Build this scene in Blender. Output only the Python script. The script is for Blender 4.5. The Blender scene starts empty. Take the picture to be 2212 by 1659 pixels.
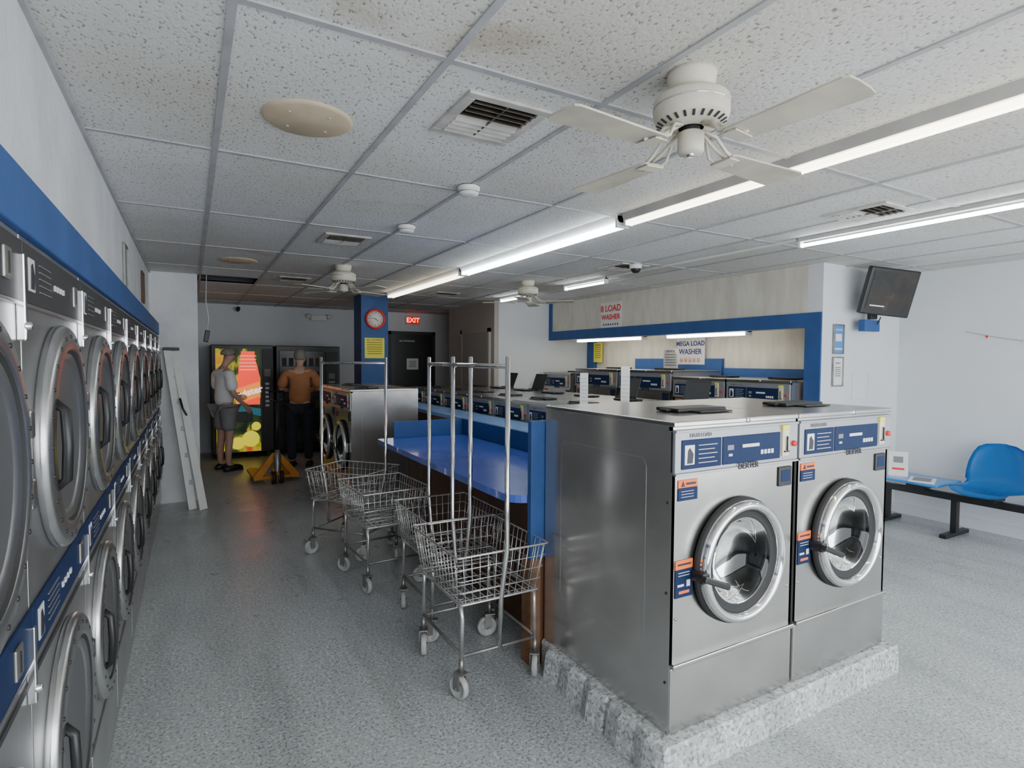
import bpy,bmesh,math,random
from mathutils import Vector,Matrix
random.seed(4)
SC=bpy.context.scene
COL=SC.collection
R=math.radians
CZ=2.507
def T(x,y,z): return Matrix.Translation((x,y,z))
def RX(a): return Matrix.Rotation(R(a),4,'X')
def RY(a): return Matrix.Rotation(R(a),4,'Y')
def RZ(a): return Matrix.Rotation(R(a),4,'Z')
# ------------------------------------------------------------ materials
def P(name,col,rough=.5,metal=0.,var=0.,vscale=8.,bump=0.,bscale=60.,emit=None,es=0.,coat=0.,stretch=None,dark=None,rp=(.35,.65),spec=None):
    m=bpy.data.materials.new(name); m.use_nodes=True
    nt=m.node_tree; b=nt.nodes['Principled BSDF']
    b.inputs['Base Color'].default_value=(*col,1); b.inputs['Roughness'].default_value=rough
    b.inputs['Metallic'].default_value=metal
    if spec is not None: b.inputs['Specular IOR Level'].default_value=spec
    if coat: b.inputs['Coat Weight'].default_value=coat
    if emit: b.inputs['Emission Color'].default_value=(*emit,1); b.inputs['Emission Strength'].default_value=es
    tc=nt.nodes.new('ShaderNodeTexCoord'); mp=nt.nodes.new('ShaderNodeMapping')
    nt.links.new(tc.outputs['Object'],mp.inputs[0])
    if stretch: mp.inputs['Scale'].default_value=stretch
    n=nt.nodes.new('ShaderNodeTexNoise'); n.inputs['Scale'].default_value=vscale; n.inputs['Detail'].default_value=5
    nt.links.new(mp.outputs[0],n.inputs['Vector'])
    d=dark or tuple(c*(1-var) for c in col)
    r=nt.nodes.new('ShaderNodeValToRGB'); r.color_ramp.elements[0].position=rp[0]; r.color_ramp.elements[1].position=rp[1]
    r.color_ramp.elements[0].color=(*d,1); r.color_ramp.elements[1].color=(*col,1)
    nt.links.new(n.outputs['Fac'],r.inputs[0]); nt.links.new(r.outputs[0],b.inputs['Base Color'])
    if bump:
        n2=nt.nodes.new('ShaderNodeTexNoise'); n2.inputs['Scale'].default_value=bscale; nt.links.new(mp.outputs[0],n2.inputs['Vector'])
        bp=nt.nodes.new('ShaderNodeBump'); bp.inputs['Strength'].default_value=bump; bp.inputs['Distance'].default_value=.01
        nt.links.new(n2.outputs['Fac'],bp.inputs['Height']); nt.links.new(bp.outputs[0],b.inputs['Normal'])
    return m
steel=P('brushed_steel',(.53,.52,.50),.25,1,.16,3,.16,3.0)
steel_d=P('steel_side',(.60,.58,.56),.22,.85,.18,2.5,.30,3.2)
steel_k=P('steel_dryer',(.52,.52,.52),.30,.9,.2,4,.12,4)
ringst=P('steel_door_rim',(.60,.60,.60),.26,.95,.2,5,.1,5)
chrome=P('chrome',(.80,.80,.80),.10,1,.08,20)
wire=P('worn_chrome_wire',(.78,.76,.73),.28,.85,.35,9)
iron=P('grey_iron',(.36,.35,.33),.4,.8,.3,12)
brownd=P('dirty_brown_slat',(.16,.13,.10),.6,.2,.4,12)
black=P('black_plastic',(.015,.015,.016),.4,0,.3,9)
rubber=P('black_rubber',(.02,.02,.02),.7)
dark=P('dark_interior',(.03,.03,.032),.5)
drumm=P('drum_metal',(.26,.26,.27),.3,1,.3,30)
whitep=P('white_plastic',(.74,.74,.72),.4,0,.08,10)
wwall=P('white_painted_wall',(.70,.72,.74),.75,0,.05,2.0,.15,40)
lwall=P('left_painted_wall',(.74,.75,.77),.7,0,.14,3.0,.4,20)
bwall=P('beige_painted_wall',(.46,.42,.38),.75,0,.06,2,.1,40)
ply=P('weathered_plywood',(.74,.71,.64),.65,0,.0,3.0,.06,30,stretch=(1,3.0,.8),dark=(.58,.54,.46),rp=(.3,.75))
blue=P('royal_blue_paint',(.035,.10,.29),.5,0,.15,6,.1,30,spec=.3)
bluec=P('blue_laminate',(.08,.15,.60),.2,0,.16,3.5,coat=.3)
blueled=P('light_blue_laminate',(.22,.40,.76),.25,0,.12,5)
navy=P('navy_panel',(.012,.026,.080),.5,0,.1,9,spec=.15)
silverp=P('silver_panel',(.36,.37,.40),.4,.5,.06,8)
wood=P('brown_cabinet_wood',(.13,.055,.03),.5,0,.4,7,.1,20,stretch=(1,1,.2))
rust=P('rusty_wood_post',(.28,.13,.06),.7,0,.5,9,.3,30)
orange=P('orange_label',(.85,.16,.03),.5)
yellow=P('yellow_label',(.85,.78,.05),.5)
red=P('red_paint',(.65,.03,.02),.4)
txtw=P('white_ink',(.8,.8,.8),.5)
txtk=P('black_ink',(.02,.02,.03),.5)
txtn=P('navy_ink',(.02,.03,.2),.5)
txtr=P('red_ink',(.7,.02,.03),.5)
greyink=P('grey_ink',(.2,.2,.2),.5)
lgrey=P('pale_grey_paint',(.55,.56,.57),.6)
mgrey=P('grey_housing',(.46,.45,.43),.5,0,.15,8)
paper=P('white_paper',(.75,.75,.72),.6)
fanw=P('aged_cream_enamel',(.66,.62,.51),.45,0,.15,9)
fanb=P('cream_fan_blade',(.60,.56,.45),.5,0,.28,6)
beige=P('beige_ceiling_disc',(.58,.48,.33),.6,0,.15,9)
ventw=P('off_white_vent',(.60,.58,.53),.5,0,.3,10)
chairb=P('sky_blue_plastic',(.03,.25,.66),.3,0,.08,5,coat=.3)
tubelit=P('lit_tube',(1,1,1),.4,emit=(.86,.95,1),es=16)
tubewarm=P('warm_lit_tube',(1,1,1),.4,emit=(1,.90,.70),es=6)
tubedim=P('aged_lit_tube',(.9,.87,.76),.4,emit=(1,.91,.72),es=8)
tubeoff=P('unlit_tube',(.6,.6,.58),.4)
tubealc=P('alcove_lit_tube',(1,1,1),.4,emit=(1,.97,.86),es=16)
skin=P('skin',(.58,.36,.28),.55,0,.1,20)
hairg=P('grey_hair',(.34,.31,.28),.8,0,.4,60,.4,120)
tee=P('white_tshirt',(.85,.86,.88),.85,0,.08,7,.4,14)
shorts=P('grey_shorts',(.26,.26,.28),.85,0,.15,9,.4,18)
tan=P('tan_brown_shirt',(.50,.21,.09),.85,0,.2,7,.6,14)
jeans=P('dark_jeans',(.022,.028,.045),.85,0,.3,12,.3,20)
jack=P('orange_yellow_enamel',(.80,.30,.02),.45,0,.2,9)
def speckle(name,base,dk,lt,scale,rough,stain=.15,bump=0):
    m=bpy.data.materials.new(name); m.use_nodes=True; nt=m.node_tree; b=nt.nodes['Principled BSDF']
    b.inputs['Roughness'].default_value=rough
    tc=nt.nodes.new('ShaderNodeTexCoord')
    def noise(s,d=3,st=None):
        n=nt.nodes.new('ShaderNodeTexNoise'); n.inputs['Scale'].default_value=s; n.inputs['Detail'].default_value=d
        if st:
            mp=nt.nodes.new('ShaderNodeMapping'); mp.inputs['Scale'].default_value=st; nt.links.new(tc.outputs['Object'],mp.inputs[0]); nt.links.new(mp.outputs[0],n.inputs['Vector'])
        else: nt.links.new(tc.outputs['Object'],n.inputs['Vector'])
        return n
    def ramp(n,a,b_,ca,cb):
        r=nt.nodes.new('ShaderNodeValToRGB'); e=r.color_ramp.elements
        e[0].position=a;e[1].position=b_;e[0].color=(*ca,1);e[1].color=(*cb,1); nt.links.new(n.outputs['Fac'],r.inputs[0]); return r
    def mix(f,c1,c2,mode='MIX'):
        x=nt.nodes.new('ShaderNodeMixRGB'); x.blend_type=mode
        if isinstance(f,float): x.inputs[0].default_value=f
        else: nt.links.new(f.outputs[0],x.inputs[0])
        for i,c in ((1,c1),(2,c2)):
            if isinstance(c,tuple): x.inputs[i].default_value=(*c,1)
            else: nt.links.new(c.outputs[0],x.inputs[i])
        return x
    a=ramp(noise(scale,2),.40,.46,(1,1,1),(0,0,0))
    c=ramp(noise(scale*.8,2),.56,.62,(0,0,0),(1,1,1))
    x=mix(a,base,dk); x=mix(c,x,lt)
    s=ramp(noise(.9,6),.35,.7,(1-stain,)*3,(1,1,1))
    x=mix(1.0,x,s,'MULTIPLY')
    s2=ramp(noise(1.6,5,(2.2,.35,1)),.28,.5,(1-stain*2,)*3,(1,1,1))
    x=mix(1.0,x,s2,'MULTIPLY'); nt.links.new(x.outputs[0],b.inputs['Base Color'])
    rr=ramp(noise(2.5,5),.3,.7,(rough-.08,)*3,(rough+.12,)*3); nt.links.new(rr.outputs[0],b.inputs['Roughness'])
    if bump:
        bp=nt.nodes.new('ShaderNodeBump'); bp.inputs['Strength'].default_value=bump; bp.inputs['Distance'].default_value=.02
        nt.links.new(noise(22,6).outputs['Fac'],bp.inputs['Height']); nt.links.new(bp.outputs[0],b.inputs['Normal'])
    return m
floorm=speckle('speckled_grey_floor',(.46,.485,.485),(.27,.285,.285),(.62,.64,.64),80,.31,.13)
concrete=speckle('speckled_base',(.50,.52,.52),(.27,.28,.28),(.70,.71,.71),60,.6,.15,.5)
def tilemat():
    m=bpy.data.materials.new('acoustic_ceiling_tile'); m.use_nodes=True; nt=m.node_tree; b=nt.nodes['Principled BSDF']
    b.inputs['Roughness'].default_value=.9
    tc=nt.nodes.new('ShaderNodeTexCoord')
    mp=nt.nodes.new('ShaderNodeMapping'); mp.inputs['Scale'].default_value=(1,.6,1); nt.links.new(tc.outputs['Object'],mp.inputs[0])
    n=nt.nodes.new('ShaderNodeTexNoise'); n.inputs['Scale'].default_value=95; n.inputs['Detail'].default_value=2; nt.links.new(mp.outputs[0],n.inputs['Vector'])
    r=nt.nodes.new('ShaderNodeValToRGB'); e=r.color_ramp.elements; e[0].position=.32;e[1].position=.41;e[0].color=(.45,.43,.40,1);e[1].color=(1,1,1,1)
    nt.links.new(n.outputs['Fac'],r.inputs[0])
    sep=nt.nodes.new('ShaderNodeSeparateXYZ'); nt.links.new(tc.outputs['Object'],sep.inputs[0])
    def cell(out,off,sz):
        a=nt.nodes.new('ShaderNodeMath'); a.operation='SUBTRACT'; a.inputs[1].default_value=off; nt.links.new(out,a.inputs[0])
        d=nt.nodes.new('ShaderNodeMath'); d.operation='DIVIDE'; d.inputs[1].default_value=sz; nt.links.new(a.outputs[0],d.inputs[0])
        f=nt.nodes.new('ShaderNodeMath'); f.operation='FLOOR'; nt.links.new(d.outputs[0],f.inputs[0]); return f
    cx=cell(sep.outputs[0],.11,.6); cy=cell(sep.outputs[1],1.66,1.222)
    cb=nt.nodes.new('ShaderNodeCombineXYZ'); nt.links.new(cx.outputs[0],cb.inputs[0]); nt.links.new(cy.outputs[0],cb.inputs[1])
    wn=nt.nodes.new('ShaderNodeTexWhiteNoise'); wn.noise_dimensions='3D'; nt.links.new(cb.outputs[0],wn.inputs['Vector'])
    r3=nt.nodes.new('ShaderNodeValToRGB'); e=r3.color_ramp.elements; e[0].color=(.63,.62,.595,1); e[1].color=(.78,.78,.775,1)
    nt.links.new(wn.outputs['Value'],r3.inputs[0])
    def mul(a,b_):
        x=nt.nodes.new('ShaderNodeMixRGB'); x.blend_type='MULTIPLY'; x.inputs[0].default_value=1
        nt.links.new(a.outputs[0],x.inputs[1]); nt.links.new(b_.outputs[0],x.inputs[2]); return x
    def st(sc,p0,p1,c0):
        s=nt.nodes.new('ShaderNodeTexNoise'); s.inputs['Scale'].default_value=sc; s.inputs['Detail'].default_value=6; nt.links.new(tc.outputs['Object'],s.inputs['Vector'])
        q=nt.nodes.new('ShaderNodeValToRGB'); e=q.color_ramp.elements; e[0].position=p0;e[1].position=p1;e[0].color=(*c0,1);e[1].color=(1,1,1,1)
        nt.links.new(s.outputs['Fac'],q.inputs[0]); return q
    y=mul(mul(mul(r,r3),st(1.1,.33,.6,(.88,.86,.81))),st(2.3,.26,.36,(.84,.78,.70)))
    nt.links.new(y.outputs[0],b.inputs['Base Color'])
    bp=nt.nodes.new('ShaderNodeBump'); bp.inputs['Strength'].default_value=.3; bp.inputs['Distance'].default_value=.008
    nt.links.new(n.outputs['Fac'],bp.inputs['Height']); nt.links.new(bp.outputs[0],b.inputs['Normal'])
    return m
tilem=tilemat()
gridm=P('grey_tee_bar',(.44,.44,.45),.5,0,.2,6)
def glassm(name,tint):
    m=bpy.data.materials.new(name); m.use_nodes=True; nt=m.node_tree; nt.nodes.remove(nt.nodes['Principled BSDF'])
    o=nt.nodes['Material Output']; t=nt.nodes.new('ShaderNodeBsdfTransparent'); t.inputs[0].default_value=(*tint,1)
    g=nt.nodes.new('ShaderNodeBsdfGlossy'); g.inputs['Roughness'].default_value=.04; g.inputs[0].default_value=(.9,.9,.9,1)
    f=nt.nodes.new('ShaderNodeFresnel'); f.inputs[0].default_value=1.45
    x=nt.nodes.new('ShaderNodeMixShader'); nt.links.new(f.outputs[0],x.inputs[0]); nt.links.new(t.outputs[0],x.inputs[1]); nt.links.new(g.outputs[0],x.inputs[2])
    nt.links.new(x.outputs[0],o.inputs[0]); return m
glass=glassm('door_glass',(.30,.32,.33))
dglass=P('dryer_glass',(.16,.16,.165),.38,.55)
def rampemit(name,stops,scale,strength,stretch=(1,1,1)):
    m=bpy.data.materials.new(name); m.use_nodes=True; nt=m.node_tree; b=nt.nodes['Principled BSDF']
    tc=nt.nodes.new('ShaderNodeTexCoord'); mp=nt.nodes.new('ShaderNodeMapping'); mp.inputs['Scale'].default_value=stretch
    nt.links.new(tc.outputs['Object'],mp.inputs[0])
    n=nt.nodes.new('ShaderNodeTexNoise'); n.inputs['Scale'].default_value=scale; n.inputs['Detail'].default_value=4; n.inputs['Distortion'].default_value=.8
    nt.links.new(mp.outputs[0],n.inputs['Vector'])
    r=nt.nodes.new('ShaderNodeValToRGB'); e=r.color_ramp.elements
    while len(e)<len(stops): e.new(.5)
    for i,(p,c) in enumerate(stops): e[i].position=p; e[i].color=(*c,1)
    nt.links.new(n.outputs['Fac'],r.inputs[0])
    nt.links.new(r.outputs[0],b.inputs['Emission Color']); b.inputs['Emission Strength'].default_value=strength
    nt.links.new(r.outputs[0],b.inputs['Base Color']); return m
# ------------------------------------------------------------ geometry helper
class G:
    def __init__(s): s.bm=bmesh.new(); s.mats=[]
    def add(s,tb,mat,M=None,smooth=False):
        if mat not in s.mats: s.mats.append(mat)
        i=s.mats.index(mat)
        for f in tb.faces: f.material_index=i; f.smooth=smooth
        if M is not None: bmesh.ops.transform(tb,matrix=M,verts=tb.verts)
        me=bpy.data.meshes.new('t'); tb.to_mesh(me); s.bm.from_mesh(me); bpy.data.meshes.remove(me); tb.free(); return s
    def box(s,a,b,mat,bev=0,M=None,seg=2):
        tb=bmesh.new(); bmesh.ops.create_cube(tb,size=1)
        for v in tb.verts:
            v.co=Vector([(a[k]+b[k])/2+v.co[k]*(b[k]-a[k]) for k in range(3)])
        if bev: bmesh.ops.bevel(tb,geom=list(tb.edges),offset=bev,segments=seg,profile=.5,affect='EDGES')
        return s.add(tb,mat,M)
    def prism(s,pts,y0,y1,mat,axis='y',M=None):
        tb=bmesh.new()
        if axis=='y': f=lambda p,q:(p[0],q,p[1])
        elif axis=='z': f=lambda p,q:(p[0],p[1],q)
        else: f=lambda p,q:(q,p[0],p[1])
        A=[tb.verts.new(f(p,y0)) for p in pts]; B=[tb.verts.new(f(p,y1)) for p in pts]
        tb.faces.new(A); tb.faces.new(B[::-1]); n=len(pts)
        for i in range(n): tb.faces.new((A[i],B[i],B[(i+1)%n],A[(i+1)%n]))
        bmesh.ops.recalc_face_normals(tb,faces=tb.faces)
        return s.add(tb,mat,M)
    def lathe(s,prof,mat,M=None,seg=40,smooth=True):
        tb=bmesh.new(); rings=[]
        for (r,z) in prof:
            if r<1e-5: rings.append([tb.verts.new((0,0,z))])
            else: rings.append([tb.verts.new((r*math.cos(2*math.pi*i/seg),r*math.sin(2*math.pi*i/seg),z)) for i in range(seg)])
        for A,B in zip(rings,rings[1:]):
            for i in range(seg):
                j=(i+1)%seg
                if len(A)==1 and len(B)==1: continue
                if len(A)==1: tb.faces.new((A[0],B[i],B[j]))
                elif len(B)==1: tb.faces.new((A[i],B[0],A[j]))
                else: tb.faces.new((A[i],B[i],B[j],A[j]))
        bmesh.ops.recalc_face_normals(tb,faces=tb.faces)
        return s.add(tb,mat,M,smooth)
    def tube(s,pts,r,mat,seg=6,closed=False,M=None):
        pts=[Vector(p) for p in pts]; n=len(pts); tb=bmesh.new(); rings=[]
        up=None
        for i in range(n):
            if closed: d=(pts[(i+1)%n]-pts[i-1])
            else: d=(pts[min(i+1,n-1)]-pts[max(i-1,0)])
            d.normalize()
            if up is None:
                up=Vector((0,0,1)) if abs(d.z)<.9 else Vector((1,0,0))
            a=d.cross(up)
            if a.length<1e-4: a=d.orthogonal()
            a.normalize(); b=a.cross(d); b.normalize(); up=b
            rings.append([tb.verts.new(pts[i]+a*r*math.cos(2*math.pi*k/seg)+b*r*math.sin(2*math.pi*k/seg)) for k in range(seg)])
        m=n if closed else n-1
        for i in range(m):
            A=rings[i];B=rings[(i+1)%n]
            for k in range(seg): tb.faces.new((A[k],A[(k+1)%seg],B[(k+1)%seg],B[k]))
        if not closed: tb.faces.new(rings[0][::-1]); tb.faces.new(rings[-1])
        bmesh.ops.recalc_face_normals(tb,faces=tb.faces)
        return s.add(tb,mat,M,True)
    def holeplate(s,x0,x1,z0,z1,cx,cz,r,y,mat,seg=48):
        ang=[2*math.pi*i/seg for i in range(seg)]+[math.atan2(z-cz,x-cx)%(2*math.pi) for x in(x0,x1) for z in (z0,z1)]
        ang=sorted(set(round(a,6) for a in ang)); tb=bmesh.new(); I=[];O=[]
        for a in ang:
            c,sn=math.cos(a),math.sin(a)
            ts=[]
            if abs(c)>1e-9: ts.append(((x1 if c>0 else x0)-cx)/c)
            if abs(sn)>1e-9: ts.append(((z1 if sn>0 else z0)-cz)/sn)
            t=min(ts); I.append(tb.verts.new((cx+r*c,y,cz+r*sn))); O.append(tb.verts.new((cx+t*c,y,cz+t*sn)))
        n=len(ang)
        for i in range(n): tb.faces.new((I[i],O[i],O[(i+1)%n],I[(i+1)%n]))
        return s.add(tb,mat)
    def obj(s,name,parent=None,label=None,kind=None):
        me=bpy.data.meshes.new(name); s.bm.to_mesh(me); s.bm.free()
        for m in s.mats: me.materials.append(m)
        o=bpy.data.objects.new(name,me); COL.objects.link(o)
        if parent: o.parent=parent
        if label: o['label']=label
        if kind: o['kind']=kind
        return o
def root(name,label,cat,loc=(0,0,0),rz=0,group=None):
    o=bpy.data.objects.new(name,None); COL.objects.link(o); o.empty_display_size=.1
    o.location=loc; o.rotation_euler=(0,0,R(rz)); o['label']=label; o['category']=cat
    if group: o['group']=group
    return o
def top(o,label,cat,group=None):
    o['label']=label;o['category']=cat
    if group:o['group']=group
    return o
def copytree(o,loc=None,rz=None,label=None,parent=None):
    n=o.copy(); COL.objects.link(n)
    if parent is not None: n.parent=parent
    if loc is not None: n.location=loc
    if rz is not None: n.rotation_euler=(0,0,R(rz))
    if label: n['label']=label
    for c in list(o.children): copytree(c,parent=n)
    return n
def text(s,size,mat,parent,M,name='lettering',align='CENTER',bold=0.,ext=.0012):
    cu=bpy.data.curves.new('t','FONT'); cu.body=s; cu.size=size; cu.align_x=align; cu.align_y='CENTER'; cu.extrude=ext; cu.offset=bold; cu.resolution_u=3
    ob=bpy.data.objects.new('t',cu); COL.objects.link(ob)
    dg=bpy.context.evaluated_depsgraph_get(); dg.update()
    me=bpy.data.meshes.new_from_object(ob.evaluated_get(dg)); me.name=name
    bpy.data.objects.remove(ob); me.transform(M); me.materials.clear(); me.materials.append(mat)
    o=bpy.data.objects.new(name,me); COL.objects.link(o); o.parent=parent; return o
def ft(x,y,z): return T(x,y,z)@RX(90)   # text facing local -y
# ------------------------------------------------------------ room shell
def wallbox(name,a,b,mat,bev=0):
    g=G(); g.box(a,b,mat,bev); return g.obj(name,kind='structure')
wallbox('floor',(-1.2,-1.6,-.1),(6.7,11,0),floorm)
g=G()
xs=[-1.2,.11,.71,6.7]; ys=[-1.6,7.2,7.77,11]
for i in range(3):
    for j in range(3):
        if i==1 and j==1:
            x0,x1,y0,y1=.11,.71,7.2,7.77
            g.box((x0,y0,CZ+.4),(x1,y1,CZ+.42),dark); g.box((x0-.02,y0,CZ),(x0,y1,CZ+.4),dark); g.box((x1,y0,CZ),(x1+.02,y1,CZ+.4),dark)
            g.box((x0,y0-.02,CZ),(x1,y0,CZ+.4),dark); g.box((x0,y1,CZ),(x1,y1+.02,CZ+.4),dark); continue
        g.box((xs[i],ys[j],CZ),(xs[i+1],ys[j+1],CZ+.02),tilem)
g.obj('ceiling',kind='structure')
g=G()
for k in range(0,11): g.box((.11+.6*k-.012,-1.5,CZ-.006),(.11+.6*k+.012,10.8,CZ),gridm)
for j in range(-2,8): g.box((-.37,1.66+1.222*j-.012,CZ-.0055),(6.5,1.66+1.222*j+.012,CZ),gridm)
g.box((-.37,-1.5,CZ-.02),(-.355,7.18,CZ),gridm)
g.obj('trim_1',kind='structure')
wallbox('wall_left',(-1.05,-1.5,1.955),(-.37,7.18,CZ),lwall)
wallbox('wall_left_lower',(-1.15,-1.5,0),(-1.05,7.18,CZ),lwall)
wallbox('wall_left_return',(-1.05,7.18,0),(.08,10.8,CZ),lwall)
wallbox('wall_back',(-1.05,10.8,0),(4.8,10.95,CZ),wwall)
wallbox('wall_back_side',(4.7,9.6,0),(4.8,10.8,CZ),bwall)
wallbox('wall_partition_side',(4.12,7.83,0),(4.2,9.6,CZ),bwall)
wallbox('wall_partition_front',(4.2,7.83,0),(6.1,7.93,CZ),wwall)
wallbox('wall_partition_rear',(4.2,9.5,0),(4.7,9.6,CZ),bwall)
wallbox('wall_alcove_back',(5.95,3.35,0),(6.05,7.83,CZ),ply)
wallbox('wall_header',(5.15,3.35,1.91),(5.25,7.83,CZ),ply)
wallbox('wall_column',(5.15,3.2,0),(6.5,3.35,CZ),wwall)
wallbox('wall_right',(6.5,-1.5,0),(6.6,3.35,CZ),wwall)
wallbox('wall_front_lower',(-1.05,-1.6,0),(6.6,-1.5,.35),wwall)
wallbox('wall_front_upper',(-1.05,-1.6,2.35),(6.6,-1.5,CZ),wwall)
for i,x in enumerate((-1.0,.8,2.6,4.4,6.5)): wallbox('trim_%d'%(20+i),(x-.04,-1.59,.35),(x+.04,-1.51,2.35),gridm)
wallbox('baseboard_right',(6.47,-1.5,0),(6.5,3.2,.10),wwall)
g=G(); g.box((-.42,-1.5,1.83),(-.285,7.175,1.955),blue,.004); g.obj('trim_2',kind='structure')
g=G(); g.box((5.13,3.2,1.91),(5.15,7.83,2.05),blue); g.box((5.13,3.2,0),(5.15,3.36,1.91),blue); g.box((5.13,7.75,2.05),(5.15,7.83,CZ),blue)
g.obj('trim_3',kind='structure')
g=G(); g.box((5.90,3.36,1.2),(5.95,4.95,1.50),blue); g.box((5.90,4.98,1.2),(5.95,6.6,1.62),blue); g.box((5.90,7.6,1.3),(5.95,7.8,1.9),blue); g.obj('trim_4',kind='structure')
wallbox('wall_blue_column',(2.11,8.05,0),(2.50,8.45,CZ),blue)
# ------------------------------------------------------------ washers
ivory=P('ivory_plate',(.72,.66,.48),.4)
def washer(name,label,w,h,d,loc,rz,group,panel=navy,title='MAXI LOAD',side=steel_d):
    s=h/1.21; cx=w*.5; cz=.63*s; r=.247*min(w/.74,s)
    rt=root(name,label,'washing machine',loc,rz,group)
    g=G()
    g.box((0,0,0),(.015,d,1.19*s),side); g.box((w-.015,0,0),(w,d,1.19*s),side); g.box((.015,d-.015,0),(w-.015,d,1.19*s),side); g.box((.015,0.02,0),(w-.015,d-.015,.02),dark)
    for xx in (.0004,w-.0004):
        g.tube([(xx,.14,.3*s),(xx,.14,1.02*s),(xx,.16,1.05*s),(xx,d-.16,1.05*s),(xx,d-.14,1.02*s),(xx,d-.14,.3*s),(xx,d-.16,.27*s),(xx,.16,.27*s)],.0010,side,6,True)
    for zz in (.2,.55,.9): g.lathe([(.006,0),(.005,.003),(0,.004)],black,T(0,.02,zz*s)@RY(-90),8)
    g.holeplate(.0,w,.275*s,1.012*s,cx,cz,r*.80,0,steel)
    g.box((0,-.001,1.175*s),(w,.02,1.19*s),steel)
    g.lathe([(r*.80,.0),(r*.78,-.06),(r*.95,-.07),(r*.95,-.40),(0,-.40)],drumm,T(cx,0,cz)@RX(90),32)
    for k in range(3):
        a=R(30+120*k); g.box((-.012,-.03,0),(.012,.03,.3),steel_k,.005,T(cx+math.cos(a)*r*.85,.07,cz+math.sin(a)*r*.85)@RX(-90)@RZ(-math.degrees(a)+90))
    g.obj('body',rt)
    g=G(); g.box((-.004,-.012,1.19*s),(w+.004,d,1.21*s),steel,.004); g.lathe([(.012,0),(.01,.006),(0,.007)],chrome,T(w*.55,-.012,1.2*s)@RX(90),12); g.obj('top_panel',rt)
    g=G(); g.box((.002,-.006,.004),(w-.002,.02,.262*s),steel,.005)
    g.box((.002,-.022,.262*s),(w-.002,.012,.282*s),steel,.005); g.box((.004,-.004,.255*s),(w-.004,.010,.262*s),dark); g.obj('kick_panel',rt)
    g=G(); g.box((.0,-.014,1.012*s),(w,.014,1.176*s),silverp,.005)
    g.box((.0,-.018,1.168*s),(w,-.004,1.178*s),silverp,.002)
    g.box((.0,-.02,1.005*s),(w,.0,1.014*s),steel_k,.002)
    cp=g.obj('control_panel',rt)
    g=G(); g.box((.03,-.018,1.028*s),(w*.335,-.013,1.14*s),panel,.003)
    g.obj('display_panel',cp)
    g=G(); g.box((w*.345,-.018,1.028*s),(w*.83,-.013,1.14*s),panel,.003)
    g.obj('display_panel',cp)
    g=G(); g.box((w*.06,-.02,1.045*s),(w*.13,-.0175,1.12*s),txtw,.002); g.prism([(w*.075,1.05*s),(w*.115,1.05*s),(w*.12,1.085*s),(w*.095,1.11*s),(w*.08,1.10*s)],-.021,-.0195,txtk)
    for i in range(5): g.box((w*.16,-.0195,(1.115-.017*i)*s),(w*(.30-.02*(i%2)),-.0175,(1.118-.017*i)*s),lgrey)
    g.box((w*.39,-.0195,1.06*s),(w*.42,-.0175,1.07*s),lgrey); g.box((w*.38,-.0195,1.085*s),(w*.43,-.0175,1.105*s),greyink)
    g.box((w*.50,-.0205,1.09*s),(w*.64,-.0175,1.103*s),txtw)
    for i in range(4): g.box((w*(.655+.03*i),-.0205,1.055*s),(w*(.675+.03*i),-.0175,1.073*s),txtw)
    g.obj('printed_graphics',cp)
    g=G(); g.box((w*.845,-.022,1.035*s),(w*.905,-.012,1.15*s),ivory,.003)
    g.tube([(w*.875,-.028,1.06*s),(w*.875,-.028,1.12*s)],.004,txtk); g.box((w*.855,-.028,1.052*s),(w*.895,-.02,1.058*s),txtk); g.obj('card_slot',cp)
    g=G(); g.box((w*.84,-.024,1.15*s),(w*.90,-.013,1.168*s),yellow,.001); g.obj('yellow_tag',cp)
    g=G(); g.lathe([(.013,0),(.012,.012),(0,.014)],red,T(w*.955,-.014,1.085*s)@RX(90),14); g.obj('button',cp,'red round button')
    text(title,.022*s,greyink,cp,ft(w*.18,-.0155,1.155*s)); text('DEXTER',.034*s,txtk,cp,ft(w*.55,-.021,1.0145*s),bold=.0006)
    g=G(); g.box((w*.04,-.004,.955*s),(w*.18,0,.985*s),orange,.001); g.box((w*.04,-.004,.905*s),(w*.18,0,.954*s),navy,.001)
    g.prism([(w*.06,.96*s),(w*.085,.96*s),(w*.0725,.98*s)],-.006,-.0035,txtk); g.box((w*.095,-.005,.965*s),(w*.165,-.0035,.974*s),txtk)
    for i in range(3): g.box((w*.06,-.005,(.94-.011*i)*s),(w*.15,-.0035,(.942-.011*i)*s),lgrey)
    g.obj('warning_label',rt)
    g=G(); g.box((w*.03,-.004,.64*s),(w*.155,0,.675*s),orange,.001); g.box((w*.03,-.004,.53*s),(w*.155,0,.639*s),navy,.001)
    g.box((w*.045,-.005,.655*s),(w*.14,-.0035,.662*s),txtk); g.box((w*.045,-.005,.573*s),(w*.09,-.0035,.582*s),txtw); g.box((w*.11,-.005,.57*s),(w*.135,-.0035,.595*s),txtw)
    for i in range(2): g.box((w*.05,-.005,(.625-.011*i)*s),(w*.13,-.0035,(.628-.011*i)*s),lgrey)
    g.box((w*.055,-.005,.545*s),(w*.13,-.0035,.556*s),orange)
    g.obj('warning_label',rt)
    g=G(); g.box((w*.845,-.008,.90*s),(w*.965,0,.985*s),black,.004); g.box((w*.865,-.0095,.92*s),(w*.945,-.0075,.97*s),navy,.001); g.obj('card_reader',rt)
    g=G()
    g.box((w*.40,.26,1.212*s),(w*.82,.40,1.228*s),black,.005); g.box((w*.36,.30,1.214*s),(w*.41,.35,1.224*s),black,.003); g.box((w*.50,.20,1.212*s),(w*.78,.27,1.218*s),black,.002)
    g.obj('soap_dispenser_lid',rt)
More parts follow.
